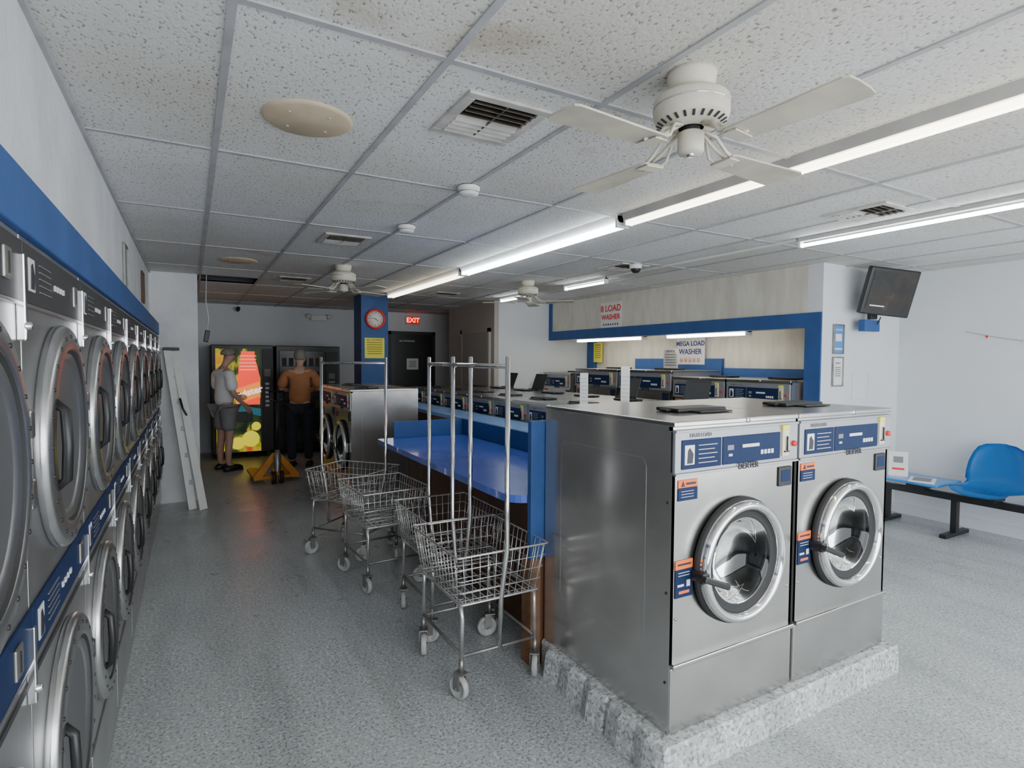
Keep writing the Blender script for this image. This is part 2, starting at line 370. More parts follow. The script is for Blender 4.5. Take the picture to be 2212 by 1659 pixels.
    for xx in (.03,w-.03):
        g=G(); g.lathe([(.007,0),(.006,.004),(0,.005)],steel_k,T(xx,0,.45*s)@RX(90),10); g.obj('screw',rt)
    D=T(cx,0,cz)@RX(90)
    g=G(); g.lathe([(r*.86,0),(r*1.0,.0),(r*1.05,.010),(r*1.04,.024),(r*1.0,.030)],rubber,D,56)
    g.lathe([(r*1.0,.024),(r*1.01,.040),(r*.985,.056),(r*.94,.064),(r*.895,.062),(r*.855,.052),(r*.84,.038)],chrome,D,56)
    g.lathe([(r*.84,.040),(r*.80,.030),(r*.75,.036),(r*.70,.026)],rubber,D,56)
    dr=g.obj('door',rt)
    g=G(); g.lathe([(r*.73,.030),(r*.68,.026),(r*.61,-.02),(r*.5,-.06),(r*.3,-.08),(0,-.085)],glass,D,40); g.obj('door_glass',dr)
    g=G(); g.box((-.095,-.012,.0),(.055,.012,.022),black,.006,T(cx-r*.80,-.075,cz-r*.17)@RY(22)@RX(90)); g.box((-.02,-.02,0),(.02,.02,.065),black,.005,T(cx-r*1.0,0,cz-r*.08)@RX(90)); g.obj('handle',dr)
    g=G(); g.box((cx+r*.97,-.04,cz-.05*s),(cx+r*1.08,-.003,cz+.05*s),chrome,.008); g.obj('hinge',dr)
    return rt
w1=washer('washing_machine','large stainless front-loading washer on the raised base',.737,1.21,.875,(1.573,1.545,.14),0,'front loaders on the raised base')
w2=copytree(w1,(2.325,1.545,.14),0)
for yy in (6.56,7.32):
    w3=copytree(w1,(1.42,yy,.0),-90,'stainless front-loading washer facing the aisle beyond the table'); w3['group']='aisle washers'; w3.scale=(1,.82,1.05)
sA=washer('washing_machine','small steel front-loading washer in the island row',.64,1.2,.64,(2.70,3.13,0),-90,'island washers facing the table',title='LOAD')
for k in range(1,8): copytree(sA,(2.70,3.13+.655*k,0),-90)
for k in range(0,8):
    c=copytree(sA,(3.99,2.49+.655*k,0),90); c['group']='island washers facing the alcove'
a1=washer('washing_machine','steel front-loading washer in the plywood alcove',.74,1.40,.85,(5.0,3.40+.74,0),-90,'alcove washers',title='TRIPLE LOAD')
copytree(a1,(5.0,4.17+.74,0),-90)
a2=washer('washing_machine','extra-large steel front-loading washer in the plywood alcove',.95,1.47,.85,(5.0,4.95+.95,0),-90,'alcove washers',title='MEGA LOAD')
copytree(a2,(5.0,5.93+.95,0),-90)
copytree(a1,(4.95,6.93+.76,0),-90)
# worn raised base: irregular left edge with a crack
bp_=[(1.50,1.49),(3.12,1.49),(3.12,2.43),(1.565,2.43),(1.555,2.36),(1.520,2.32),(1.535,2.22),(1.515,2.12),(1.53,2.02),(1.50,1.95),(1.515,1.86),(1.549,1.842),(1.512,1.83),(1.495,1.74),(1.505,1.66),(1.485,1.58),(1.492,1.52)]
g=G(); tb=bmesh.new(); cxm,cym=2.3,1.96
lo=[tb.verts.new((x-(.018 if x<1.6 and i>3 else 0),y-(.006 if y<1.5 else 0),0)) for i,(x,y) in enumerate(bp_)]; md=[tb.verts.new((x,y,.12)) for x,y in bp_]
up_=[tb.verts.new((x+(.018 if x<1.6 else 0),y+(.006 if y<1.5 else 0),.14)) for x,y in bp_]
n_=len(bp_)
for A,B in ((lo,md),(md,up_)):
    for i in range(n_): tb.faces.new((A[i],A[(i+1)%n_],B[(i+1)%n_],B[i]))
tb.faces.new(up_); tb.faces.new(lo[::-1]); bmesh.ops.recalc_face_normals(tb,faces=tb.faces); g.add(tb,concrete)
o=g.obj('raised_concrete_base'); top(o,'low speckled concrete plinth with chipped side under the washers','plinth')
g0=None
for i,(x,y) in enumerate(((3.92,3.60),(3.92,4.5),(3.92,6.25),(3.92,7.0))):
    if g0 is None:
        g0=root('dispenser_cover','black open dispenser cover standing on a washer top','dispenser cover',(x,y,1.2005),-75,'open covers on island washers')
        g=G(); g.box((-.12,-.006,0),(.12,.006,.22),black,.005,RX(-22)); g.box((-.10,-.008,.02),(.10,-.005,.20),dark,0,RX(-22)); g.obj('cover',g0)
        g=G(); g.box((-.11,-.06,0),(.11,.02,.015),black,.003); g.obj('tray',g0)
    else: copytree(g0,(x,y,1.2005),-75+(-5*i))
# ------------------------------------------------------------ dryers
def dryer():
    rt=root('stacked_dryer','stainless stacked tumble dryer with two round doors, blue trim above','dryer',(-.30,.80,0),90,'row of stacked dryers')
    w=.704; g=G(); g.box((.001,0,.0),(w,.70,1.83),steel_k,.003)
    g.box((.0,-.004,.900),(w,0,.912),dark); g.box((.01,-.006,.06),(w-.01,0,.28),steel_k,.003); g.obj('body',rt)
    for (z0,z1,lab) in ((.945,1.055,'lower'),(1.69,1.815,'upper')):
        g=G(); g.box((.0,-.006,z0),(w,.0,z1),navy if lab=='lower' else dark,.002)
        g.box((.0,-.008,z0-.008),(w,0,z0),steel_k,.002)
        cp=g.obj('control_panel',rt,'navy blue control strip' if lab=='lower' else 'black control strip')
        g=G(); zc=(z0+z1)/2
        g.box((.04,-.0085,zc-.035),(.09,-.0055,zc+.035),lgrey,.001); g.prism([(.05,zc-.03),(.078,zc-.03),(.082,zc),(.066,zc+.025),(.055,zc+.02)],-.010,-.008,txtk)
        for i in range(5): g.box((.14,-.0085,zc+.03-.015*i),(.26,-.0055,zc+.032-.015*i),greyink)
        for i in range(4): g.box((.30+.035*i,-.0095,zc-.01),(.315+.035*i,-.0055,zc+.004),lgrey)
        g.obj('printed_graphics',cp)
        g=G(); g.box((.55,-.012,zc-.03),(.60,-.005,zc+.03),iron,.003); g.box((.57,-.014,zc-.02),(.575,-.010,zc+.02),black); g.obj('coin_slot',cp)
        g=G(); g.box((.670,-.016,z0-.08),(.684,-.0,z1-.03),chrome,.003); g.lathe([(.009,0),(.008,.010),(0,.011)],chrome,T(.677,-.014,z0-.05)@RX(90),12); g.obj('lock_bar',rt)
    for cz in (.605,1.375):
        D=T(w*.5,0,cz)@RX(90); r=.285 if cz>1 else .28
        g=G(); g.lathe([(r*.98,0),(r,.005),(r*1.0,.016),(r*.985,.024),(r*.96,.029),(r*.80,.033),(r*.78,.030)],ringst,D,64)
        g.lathe([(r*.78,.030),(r*.765,.024),(r*.75,.022)],rubber,D,64)
        g.lathe([(r*.75,.022),(r*.74,.026),(r*.68,.016),(r*.64,.010)],steel_k,D,64)
        for k in range(24):
            a=2*math.pi*k/24; g.lathe([(.0055,0),(.005,.003),(0,.0035)],black,T(w*.5+math.cos(a)*r*.90,-.0295,cz+math.sin(a)*r*.90)@RX(90),6)
        dr=g.obj('door',rt)
        g=G(); g.lathe([(r*.67,.014),(r*.5,.010),(r*.3,.006),(0,.004)],dglass,T(w*.5,-.002,cz)@RX(90),40); g.obj('door_glass',dr)
        g=G(); g.tube([(w*.5-r*.72,-.025,cz+.10),(w*.5-r*.76,-.048,cz+.08),(w*.5-r*.78,-.052,cz),(w*.5-r*.76,-.048,cz-.08),(w*.5-r*.72,-.025,cz-.10)],.011,black,8); g.obj('handle',dr)
        for dz in (-.07,.07):
            g=G(); g.box((w*.5+r*.92,-.030,cz+dz-.03),(w*.5+r*1.05,0,cz+dz+.03),ringst,.006); g.obj('hinge',dr)
    return rt
d0=dryer()
for k in range(1,9): copytree(d0,(-.30,.80+.708*k,0),90)
# ------------------------------------------------------------ counter / table
rt=root('folding_table','royal blue laminate folding table with raised back edge','table',(0,0,0))
pts=[(2.24,2.47),(2.24,4.88),(1.44,4.88),(1.41,4.85)]
for k in range(0,7):
    a=R(180+15*k); pts.append((1.53+.12*math.cos(a),2.59+.12*math.sin(a)))
g=G(); g.prism(pts,.845,.885,bluec,'z'); g.obj('table_top',rt)
g=G(); g.box((2.22,2.47,.885),(2.24,4.88,1.03),blue,.003); g.box((1.56,4.86,.885),(2.22,4.88,1.03),blue,.003); g.obj('backsplash',rt)
g=G(); g.box((1.68,2.50,.0),(1.70,4.80,.845),wood); g.box((1.70,4.76,.0),(2.22,4.80,.845),wood); g.box((1.66,3.55,.0),(1.72,3.60,.845),wood)
g.obj('cabinet_base',rt)
g=G(); g.box((1.495,2.432,.56),(2.24,2.468,1.27),blue,.003); g.box((1.56,2.44,0),(2.24,2.465,.56),wood); g.obj('end_panel',rt)
g=G(); g.box((1.50,2.435,.0),(1.56,2.53,.56),rust,.004);g.obj('post',rt,'rust-brown corner post')
rt=root('ledge','long light blue laminate ledge in front of the island washers','ledge',(0,0,0))
g=G(); g.box((2.25,2.47,.99),(2.585,7.6,1.03),blueled,.004); g.obj('ledge_top',rt)
g=G(); g.box((2.25,2.47,0),(2.27,7.6,.99),wood); g.box((2.27,7.56,0),(2.57,7.6,.99),wood); g.obj('ledge_base',rt)
# ------------------------------------------------------------ carts
gwheel=P('grey_wheel',(.52,.52,.50),.5,0,.3,20)
def caster(parent,x,y,ang):
    M=T(x,y,0)@RZ(ang); k=.056
    g=G(); g.box((-.022,-.03,.125),(.022,.03,.132),iron,.002,M); g.box((-.024,-.008,.05),(-.020,.03,.13),iron,0,M); g.box((.020,-.008,.05),(.024,.03,.13),iron,0,M); g.tube([(-.026,.015,k),(.026,.015,k)],.006,iron,8,M=M)
    g.tube([(0,0,.13),(0,0,.19)],.012,iron,8,M=M)
    f=g.obj('caster',parent)
    g=G(); W=M@T(-.0,.015,k)@RY(90)
    g.lathe([(.012,-.016),(.038,-.010),(.041,-.015),(.052,-.014),(.056,-.007),(.056,.007),(.052,.014),(.041,.015),(.038,.010),(.012,.016),(.0,.016)],gwheel,W,24)
    g.obj('wheel',f)
def cart(loc,rz,rack,label,angs):
    rt=root('laundry_cart',label,'laundry cart',loc,rz,'wire laundry carts')
    tx,ty,bx,by,zt,zb=.245,.295,.21,.26,.685,.45
    g=G()
    def ring(x,y,z,r):
        c=.015; P_=[]
        for sx,sy,a0 in ((1,1,0),(-1,1,90),(-1,-1,180),(1,-1,270)):
            for k in range(4):
                a=R(a0+30*k); P_.append((sx*(x-c)+c*abs(math.cos(a))*sx,sy*(y-c)+c*abs(math.sin(a))*sy,z))
        g.tube(P_,r,wire,6,True)
    for k in range(5):
        f=k/4
        ring(bx+(tx-bx)*f,by+(ty-by)*f,zb+(zt-zb)*f,.0055 if k in(0,4) else .0024)
    n=11
    for i in range(n):
        f=-1+2*(i+.5)/n
        for sy in (-1,1): g.tube([(f*bx*.97,sy*by,zb),(f*tx*.97,sy*ty,zt)],.0023,wire,5)
    n=13
    for i in range(n):
        f=-1+2*(i+.5)/n
        for sx in (-1,1): g.tube([(sx*bx,f*by*.97,zb),(sx*tx,f*ty*.97,zt)],.0023,wire,5)
    for i in range(10):
        f=-1+2*(i+.5)/10; g.tube([(f*bx,-by,zb),(f*bx,by,zb)],.0022,wire,5)
    for i in range(6):
        f=-1+2*(i+.5)/6; g.tube([(-bx,f*by,zb),(bx,f*by,zb)],.003,wire,5)
    g.obj('basket',rt)
    g=G(); fx,fy=.20,.245
    for sx in(-1,1):
        for sy in (-1,1): g.tube([(sx*bx*.95,sy*by*.9,.44),(sx*(fx-.005),sy*(fy),.38),(sx*fx,sy*fy,.17)],.0105,wire,8)
    for sy in (-1,1): g.tube([(-fx,sy*fy,.205),(fx,sy*fy,.205)],.008,iron,8)
    for sx in(-1,1): g.tube([(sx*fx,-fy,.21),(sx*fx,fy,.21)],.008,iron,8)
    g.tube([(-bx*.95,-by*.9,.44),(bx*.95,-by*.9,.44),(bx*.95,by*.9,.44),(-bx*.95,by*.9,.44)],.008,wire,8,True)
    g.obj('frame',rt)
    for (sx,sy),a in zip(((-1,-1),(1,-1),(-1,1),(1,1)),angs): caster(rt,sx*fx,sy*fy,a)
    if rack:
        g=G(); e=.315
        for sy in (-1,1):
            g.tube([(0,sy*.25,.20),(0,sy*.262,.45),(0,sy*e,.69),(0,sy*e,1.59)],.0125,chrome,10)
            g.lathe([(.0125,0),(.011,.006),(.0,.008)],chrome,T(0,sy*e,1.59),10)
        g.tube([(0,-e,1.55),(0,e,1.55)],.0125,chrome,10)
        g.obj('garment_rack',rt)
    return rt
cart((1.272,2.595,0),0,True,'chrome wire laundry cart with tall garment rack by the table end',(20,-35,160,75))
cart((1.355,3.17,0),0,True,'chrome wire laundry cart with garment rack against the folding table',(60,110,-20,40))
cart((1.20,4.00,0),4,False,'low wire laundry cart without a garment rack beside the table',(10,70,30,-20))
cart((1.16,4.70,0),40,True,'chrome wire laundry cart with garment rack past the table',(40,-15,60,120))
# ------------------------------------------------------------ fans
def fan(loc,rot):
    rt=root('ceiling_fan','cream four-blade ceiling fan mounted flush to the tiles','ceiling fan',loc,rot,'ceiling fans')
    M=None
    g=G(); g.lathe([(.0,0),(.078,0),(.078,-.015),(.072,-.05),(.06,-.062),(.045,-.066)],fanw,M,36); g.obj('canopy',rt)
    g=G(); g.lathe([(.045,-.06),(.09,-.068),(.112,-.08),(.120,-.09),(.120,-.135),(.112,-.155),(.085,-.17),(.04,-.175)],fanw,M,40)
    for k in range(24):
        a=360/24*k; g.box((.090,-.004,-.001),(.112,.004,.001),dark,0,RZ(a)@T(0,0,-.1645)@T(.1,0,0)@RY(-28)@T(-.1,0,0))
    g.lathe([(.121,-.108),(.1225,-.11),(.121,-.112)],chrome,M,40)
    g.obj('motor_housing',rt)
    g=G(); g.lathe([(.028,-.17),(.03,-.19)],dark,M,20); g.lathe([(.036,-.188),(.042,-.192),(.042,-.248),(.036,-.256),(0,-.258)],fanw,M,28); g.lathe([(.012,-.256),(.012,-.264),(0,-.266)],chrome,M,12); g.obj('switch_cap',rt)
    for k in range(4):
        Rk=RZ(90*k)@T(0,0,-.246)
        g=G(); prof=[(.155,.045),(.17,.052),(.30,.058),(.43,.066),(.515,.070),(.53,.062),(.535,.03)]
        L=[(x,y) for x,y in prof]+[(x,-y) for x,y in reversed(prof)]
        g.prism(L,-.003,.003,fanb,'z',M=Rk@RX(-4)); b=g.obj('blade',rt)
        g=G()
        for s_ in (-1,1): g.tube([(.05,s_*.008,.070),(.10,s_*.022,.057),(.135,s_*.035,.012),(.185,s_*.032,-.004-s_*.003)],.006,fanw,6,M=Rk)
        g.tube([(.05,0,.070),(.12,0,.03),(.21,0,-.006)],.006,fanw,6,M=Rk); g.box((.15,-.04,-.010),(.20,.04,-.005),fanw,.002,Rk@RX(-4)); g.obj('blade_iron',b)
    return rt
f1=fan((1.425,1.345,CZ),3); copytree(f1,(1.33,5.73,CZ),28); copytree(f1,(3.44,5.70,CZ),50)
# ------------------------------------------------------------ ceiling fittings
def fixture(x,y0,y1,mat,lab,z=CZ,w=.07,n=2,hm=whitep,off=.032):
    rt=root('fluorescent_light',lab,'light fixture',(x,(y0+y1)/2,z),0,'fluorescent strip lights'); L=(y1-y0)/2
    dz=-.062 if n==2 else -.058
    g=G()
    if n==2: g.prism([(-.03,-.045),(.03,-.045),(w,0),(-w,0)],-L,L,hm); e=off+.016
    elif n==1: g.box((-.025,-L,-.03),(.025,L,0),hm,.004); e=.024
    else: g.box((-.014,-L,-.018),(.014,L,0),hm,.003)
    if n: g.box((-e,-L,dz-.016),(e,-L+.02,0),whitep,.003); g.box((-e,L-.02,dz-.016),(e,L,0),whitep,.003)
    g.obj('housing',rt)
    for sx in ((-1,1) if n==2 else ((0,) if n else ())):
        g=G(); g.tube([(sx*off,-L+.02,dz),(sx*off,L-.02,dz)],.013,mat,10); g.obj('tube',rt)
    return rt
fixture(2.42,.30,2.80,tubedim,'fluorescent strip with warm glowing aged tubes on the ceiling',w=.045,hm=mgrey,off=.016)
fixture(2.42,2.84,5.24,tubelit,'brightly lit cool white fluorescent strip on the ceiling')
fixture(2.42,5.28,7.68,tubewarm,'warm lit fluorescent strip on the ceiling')
fixture(4.0,.30,2.68,tubelit,'brightly lit cool white fluorescent strip near the window end',n=1,hm=mgrey)
rt=fixture(4.0,2.70,4.94,tubeoff,'thin white cable raceway between light strips on the ceiling',n=0); rt.name='cable_raceway'; rt['category']='raceway'; del rt['group']
fixture(4.0,4.95,5.75,tubelit,'short lit fluorescent strip above the island',n=1)
fixture(4.0,6.6,7.4,tubelit,'short lit fluorescent strip by the rear partition',n=1)
fixture(5.5,.3,1.75,tubelit,'lit fluorescent strip near the seating wall',n=1)
wallbox('trim_5',(5.25,3.36,1.95),(5.95,7.82,1.97),ply)
fixture(5.35,4.15,5.37,tubealc,'lit fluorescent fixture under the plywood header',1.95)
fixture(5.35,5.80,7.30,tubealc,'lit fluorescent fixture under the plywood header',1.95)
def vent(x,y):
    rt=root('air_vent','dirty square louvred ceiling air vent','air vent',(x,y,CZ),0,'ceiling air vents')
    g=G()
    for a,b in (((-.17,-.19),(.17,-.15)),((-.17,.15),(.17,.19)),((-.17,-.15),(-.13,.15)),((.13,-.15),(.17,.15))): g.box((a[0],a[1],-.012),(b[0],b[1],-.0),ventw,.003)
    g.box((-.13,-.15,-.002),(.13,.15,-.001),black); g.obj('frame',rt)
    g=G()
    for i in range(8):
        yy=-.13+.037*i
        if i>=4: g.box((-.13,-.017,-.001),(.13,.017,.001),ventw,0,T(0,yy,-.010)@RX(-20))
        else: g.box((-.13,-.010,-.001),(.13,.010,.001),brownd,0,T(0,yy,-.010)@RX(45))
    g.box((-.003,-.15,-.014),(.003,.15,-.008),brownd); g.obj('louvre',rt); return rt
v0=vent(1.02,1.99)
for p in ((1.045,4.50),(3.66,2.0),(3.72,4.35),(1.05,7.0),(3.1,7.4)): copytree(v0,(p[0],p[1],CZ),0)
g=G(); g.lathe([(0,-.012),(.155,-.012),(.165,-.006),(.168,0)],beige,None,48)
for k in range(4): g.lathe([(.006,-.0125),(.005,-.015),(0,-.0155)],ventw,T(.10*math.cos(k*1.57+.7),.10*math.sin(k*1.57+.7),0),8)
o=g.obj('ceiling_speaker_cover'); o.location=(.411,2.336,CZ); top(o,'round beige cover plate on a ceiling tile','cover plate','round ceiling covers')
c=o.copy(); COL.objects.link(c); c.location=(.408,5.95,CZ)
g=G(); g.lathe([(0,-.045),(.035,-.045),(.05,-.038),(.055,-.015),(.06,-.012),(.06,0)],whitep,None,32); g.lathe([(.051,-.030),(.053,-.028),(.054,-.026)],iron,None,32)
o=g.obj('smoke_detector'); o.location=(1.31,2.79,CZ-.006); top(o,'round white smoke detector on the ceiling grid','smoke detector','smoke detectors')
c=o.copy(); COL.objects.link(c); c.location=(1.315,3.81,CZ-.006)
rt=root('dome_camera','white security dome camera on the ceiling','security camera',(3.7,4.15,CZ-.006))
g=G(); g.lathe([(0,0),(.06,0),(.06,-.03),(.05,-.045)],whitep,None,28); g.obj('housing',rt)
g=G(); g.lathe([(.048,-.04),(.045,-.06),(.03,-.08),(0,-.088)],black,None,28); g.obj('dome',rt)
# ------------------------------------------------------------ signs & wall stuff
def sign(name,label,cat,loc,rz,w,h,bm_,lines,t=.006,frame=None,extra=None,font=0):
    rt=root(name,label,cat,loc,rz)
    g=G(); g.box((-w/2,0,-h/2),(w/2,t,h/2),bm_,0)
    g.obj('board',rt)
    if frame:
        g=G(); f=.012
        for a,b in (((-w/2-f,-h/2-f),(w/2+f,-h/2)),((-w/2-f,h/2),(w/2+f,h/2+f)),((-w/2-f,-h/2),(-w/2,h/2)),((w/2,-h/2),(w/2+f,h/2))): g.box((a[0],-.008,a[1]),(b[0],t+.001,b[1]),frame,.002)
        g.obj('frame',rt)
    if extra:
        g=G(); extra(g); g.obj('printed_graphics',rt)
    for (s_,sz,m,x,z) in lines: text(s_,sz,m,rt,ft(x,-.0015,z),bold=font)
    return rt
def dots(z,m,n=7,w=.3,r=.014):
    def f(g):
        for i in range(n): g.lathe([(r,0),(r,.002),(0,.002)],m,T(-w/2+w*i/(n-1),0,z)@RX(90),12)
    return f
sign('sign','white sign with red lettering on the plywood header','sign',(5.143,6.27,2.225),-90,.44,.36,paper,[('8 LOAD',.125,txtr,0,.09),('WASHER',.10,txtr,0,-.03)],extra=dots(-.13,txtn),font=.002)
sign('sign','white sign with navy lettering on the alcove wall','sign',(5.89,5.50,1.72),-90,.50,.36,paper,[('MEGA LOAD',.088,txtn,0,.10),('WASHER',.10,txtn,0,-.01)],extra=dots(-.12,P('pink_ink',(.8,.4,.4),.5),5,.3,.03),font=.002)
def lines_(n,w,h,m,j=.1):
    def f(g):
        for i in range(n):
            z=h/2-h*(i+.5)/n; ww=w*(1-j*random.random()); g.box((-ww/2,-.0015,z-h/n*.22),(ww/2,0,z+h/n*.22),m)
    return f
sign('notice','grey printed notice on a washer top','notice',(5.45,5.42,1.60),-90,.25,.28,P('grey_notice_paper',(.55,.55,.53),.6),[('NOTICE',.04,txtk,0,.11)],extra=lines_(5,.2,.17,greyink))
sign('notice','yellow printed notice on the alcove end','notice',(5.89,7.50,1.72),-90,.22,.32,yellow,[('NOTICE',.04,txtk,0,.12)],extra=lines_(6,.17,.2,greyink))
sign('notice','yellow notice with printed lines on the blue column','notice',(2.30,8.043,1.745),0,.285,.29,yellow,[('NO LOITERING',.034,txtk,0,.115)],extra=lines_(6,.23,.19,P('olive_ink',(.35,.3,.02),.6)))
def post1(g):
    g.box((-.05,-.0015,-.02),(.05,0,.05),paper); g.box((-.06,-.0015,-.10),(.06,0,-.085),paper)
sign('framed_poster','small framed blue poster on the white column','framed poster',(5.40,3.19,1.80),0,.15,.26,P('blue_poster',(.08,.25,.55),.4),[('WELCOME',.022,txtw,0,.09)],frame=iron,extra=post1)
sign('framed_poster','small framed white certificate on the white column','framed poster',(5.40,3.19,1.49),0,.15,.26,paper,[('NOTICE',.022,greyink,0,.08)],frame=iron,extra=lines_(5,.10,.1,greyink))
g=G()
for a,b in (((-.14,-.13),(.14,-.127)),((-.14,.127),(.14,.13)),((-.14,-.13),(-.137,.13)),((.137,-.13),(.14,.13))): g.box((a[0],-.003,a[1]),(b[0],0,b[1]),lgrey)
g.box((-.135,-.001,-.125),(.135,0,.125),wwall)
o=g.obj('access_panel'); o.location=(5.80,3.2,1.35); top(o,'white painted access panel set in the wall','access panel')
sign('framed_picture','small grey framed notice on the wall above the dryers','framed picture',(-.362,4.55,2.18),90,.20,.27,P('grey_card',(.25,.27,.28),.5),[],frame=iron)
sign('framed_picture','small brown framed picture on the wall above the dryers','framed picture',(-.362,6.15,2.22),90,.22,.25,P('brown_card',(.22,.12,.06),.5),[],frame=wood)
rt=root('wall_clock','round red-framed wall clock on the blue column','clock',(2.31,8.045,2.16))
g=G(); g.lathe([(.115,.0),(.145,.0),(.145,.02),(.135,.032),(.118,.03),(.113,.012)],red,RX(90),48); g.obj('frame',rt)
g=G(); g.lathe([(.116,.0),(.116,.010),(0,.010)],paper,RX(90),40); g.obj('clock_face',rt)
for k in range(12):
    a=R(90-30*(k+1)); text(str(k+1),.03,txtk,rt,ft(.092*math.cos(a),-.0115,.092*math.sin(a)),'numeral')
for nm,a,L,wd in (('hour_hand',-35,.055,.008),('minute_hand',168,.085,.005)):
    g=G(); g.box((-.015,-.015,-wd/2),(L,-.013,wd/2),txtk,0,RY(-a)); g.obj(nm,rt)
rt=root('exit_sign','lit red exit sign on the rear wall above the black door','exit sign',(3.84,10.795,2.36))
g=G(); g.box((-.14,-.05,-.085),(.14,0,.085),whitep,.006); g.box((-.128,-.052,-.073),(.128,-.049,.073),P('exit_red_back',(.15,.01,.01),.4,emit=(1,.02,.01),es=.35),0); g.obj('housing',rt)
text('EXIT',.13,P('exit_letters',(1,.1,.08),.4,emit=(1,.06,.04),es=5),rt,ft(0,-.054,0),bold=.003)
g=G(); g.box((3.40,10.76,0),(4.25,10.795,2.08),P('black_door_paint',(.012,.016,.016),.35)); g.box((3.48,10.755,.25),(4.17,10.762,1.0),black); g.box((3.48,10.755,1.1),(4.17,10.762,1.95),black)
g.obj('door_1',kind='structure')
g=G(); g.box((3.34,10.75,0),(3.40,10.8,2.14),dark); g.box((4.25,10.75,0),(4.31,10.8,2.14),dark); g.box((3.34,10.75,2.08),(4.31,10.8,2.14),dark); g.obj('trim_6',kind='structure')
sign('notice','white paper notice taped on the black rear door','notice',(3.83,10.745,1.50),0,.24,.22,paper,[],extra=lines_(4,.16,.14,greyink))
o=text('NO SMOKING',.05,txtw,None,ft(3.72,10.752,1.95),'door_lettering')
top(o,'small white lettering on the black rear door','lettering')
g=G(); g.box((4.085,8.0,0),(4.12,8.95,2.03),P('grey_door_paint',(.34,.31,.29),.5)); g.obj('door_2',kind='structure')
g=G(); g.box((4.08,7.94,0),(4.12,8.0,2.09),bwall); g.box((4.08,8.95,0),(4.12,9.01,2.09),bwall); g.box((4.08,7.94,2.03),(4.12,9.01,2.09),bwall); g.obj('trim_7',kind='structure')
rt=root('emergency_light','white twin-head emergency light on the rear wall','emergency light',(2.05,10.79,2.33))
g=G(); g.box((-.14,-.06,-.05),(.14,0,.05),whitep,.008); g.obj('housing',rt)
for sx in (-1,1):
    g=G(); g.lathe([(0,0),(.03,.0),(.045,.05),(.045,.06),(0,.055)],whitep,T(sx*.18,-.03,.02)@RX(80),20); g.tube([(sx*.12,-.03,0),(sx*.18,-.03,.0)],.01,iron); g.obj('lamp_head',rt)
rt=root('security_camera','small black bullet camera high on the rear wall','security camera',(.72,10.79,2.44))
g=G(); g.lathe([(0,0),(.03,0),(.032,.12),(.0,.125)],black,T(0,-.03,-.03)@RX(80),16); g.tube([(0,0,0),(0,-.05,-.02)],.01,black); g.obj('housing',rt)
rt=root('hanging_handset','small black handset hanging on a white cord from the ceiling','handset',(.17,7.1,1.87))
g=G(); g.box((-.025,-.012,-.11),(.025,.012,.02),black,.008,RY(10)); g.obj('handset',rt)
g=G(); g.tube([(0,0,.02),(.015,0,.15),(-.01,0,.35),(.0,0,.63)],.004,whitep); g.obj('cord',rt)
# ------------------------------------------------------------ TV
rt=root('television','small black flat television on a wall bracket, tilted down','television',(5.72,2.92,2.24),-24)
TM=RX(14)@RY(5)
g=G(); g.box((-.25,-.03,-.22),(.25,.03,.22),black,.012,TM); g.box((-.17,.02,-.14),(.17,.07,.14),black,.02,TM); g.obj('body',rt)
scr=rampemit('dark_film_picture',[(.40,(.006,.006,.006)),(.60,(.02,.014,.010)),(.80,(.10,.04,.02))],5,.35)
g=G(); g.box((-.215,-.033,-.165),(.215,-.0295,.185),scr,.0,TM); g.obj('screen',rt)
g=G(); g.box((-.18,-.0345,-.14),(-.03,-.0325,-.128),txtw,0,TM); g.obj('caption_bar',rt)
g=G(); g.box((-.03,.03,-.05),(.03,.20,.05),black,.005); g.box((-.04,.18,-.24),(.04,.22,.05),black,.004); g.tube([(-.05,.10,-.14),(-.07,.17,-.28),(.02,.17,-.31),(.05,.15,-.22)],.005,black); g.obj('wall_bracket',rt)
g=G(); g.box((-.12,.14,-.36),(.14,.20,-.25),blue,.004,RZ(24)); g.obj('mounting_plate',rt,'blue mounting block')
rt=root('string_garland','thin string with small coloured pennants on the side wall','garland',(6.49,0,0))
g=G(); pts=[(-.005,2.60-.055*i,1.88-.10*math.sin(math.pi*i/24)-.0015*i) for i in range(25)]; g.tube(pts,.0018,greyink,5); g.obj('string',rt)
for i in range(3,24,5):
    g=G(); p=pts[i]; g.prism([(p[1]-.012,p[2]),(p[1]+.012,p[2]),(p[1],p[2]-.028)],-.008,-.004,(red,txtn,paper)[i%3],'x'); g.obj('pennant',rt)
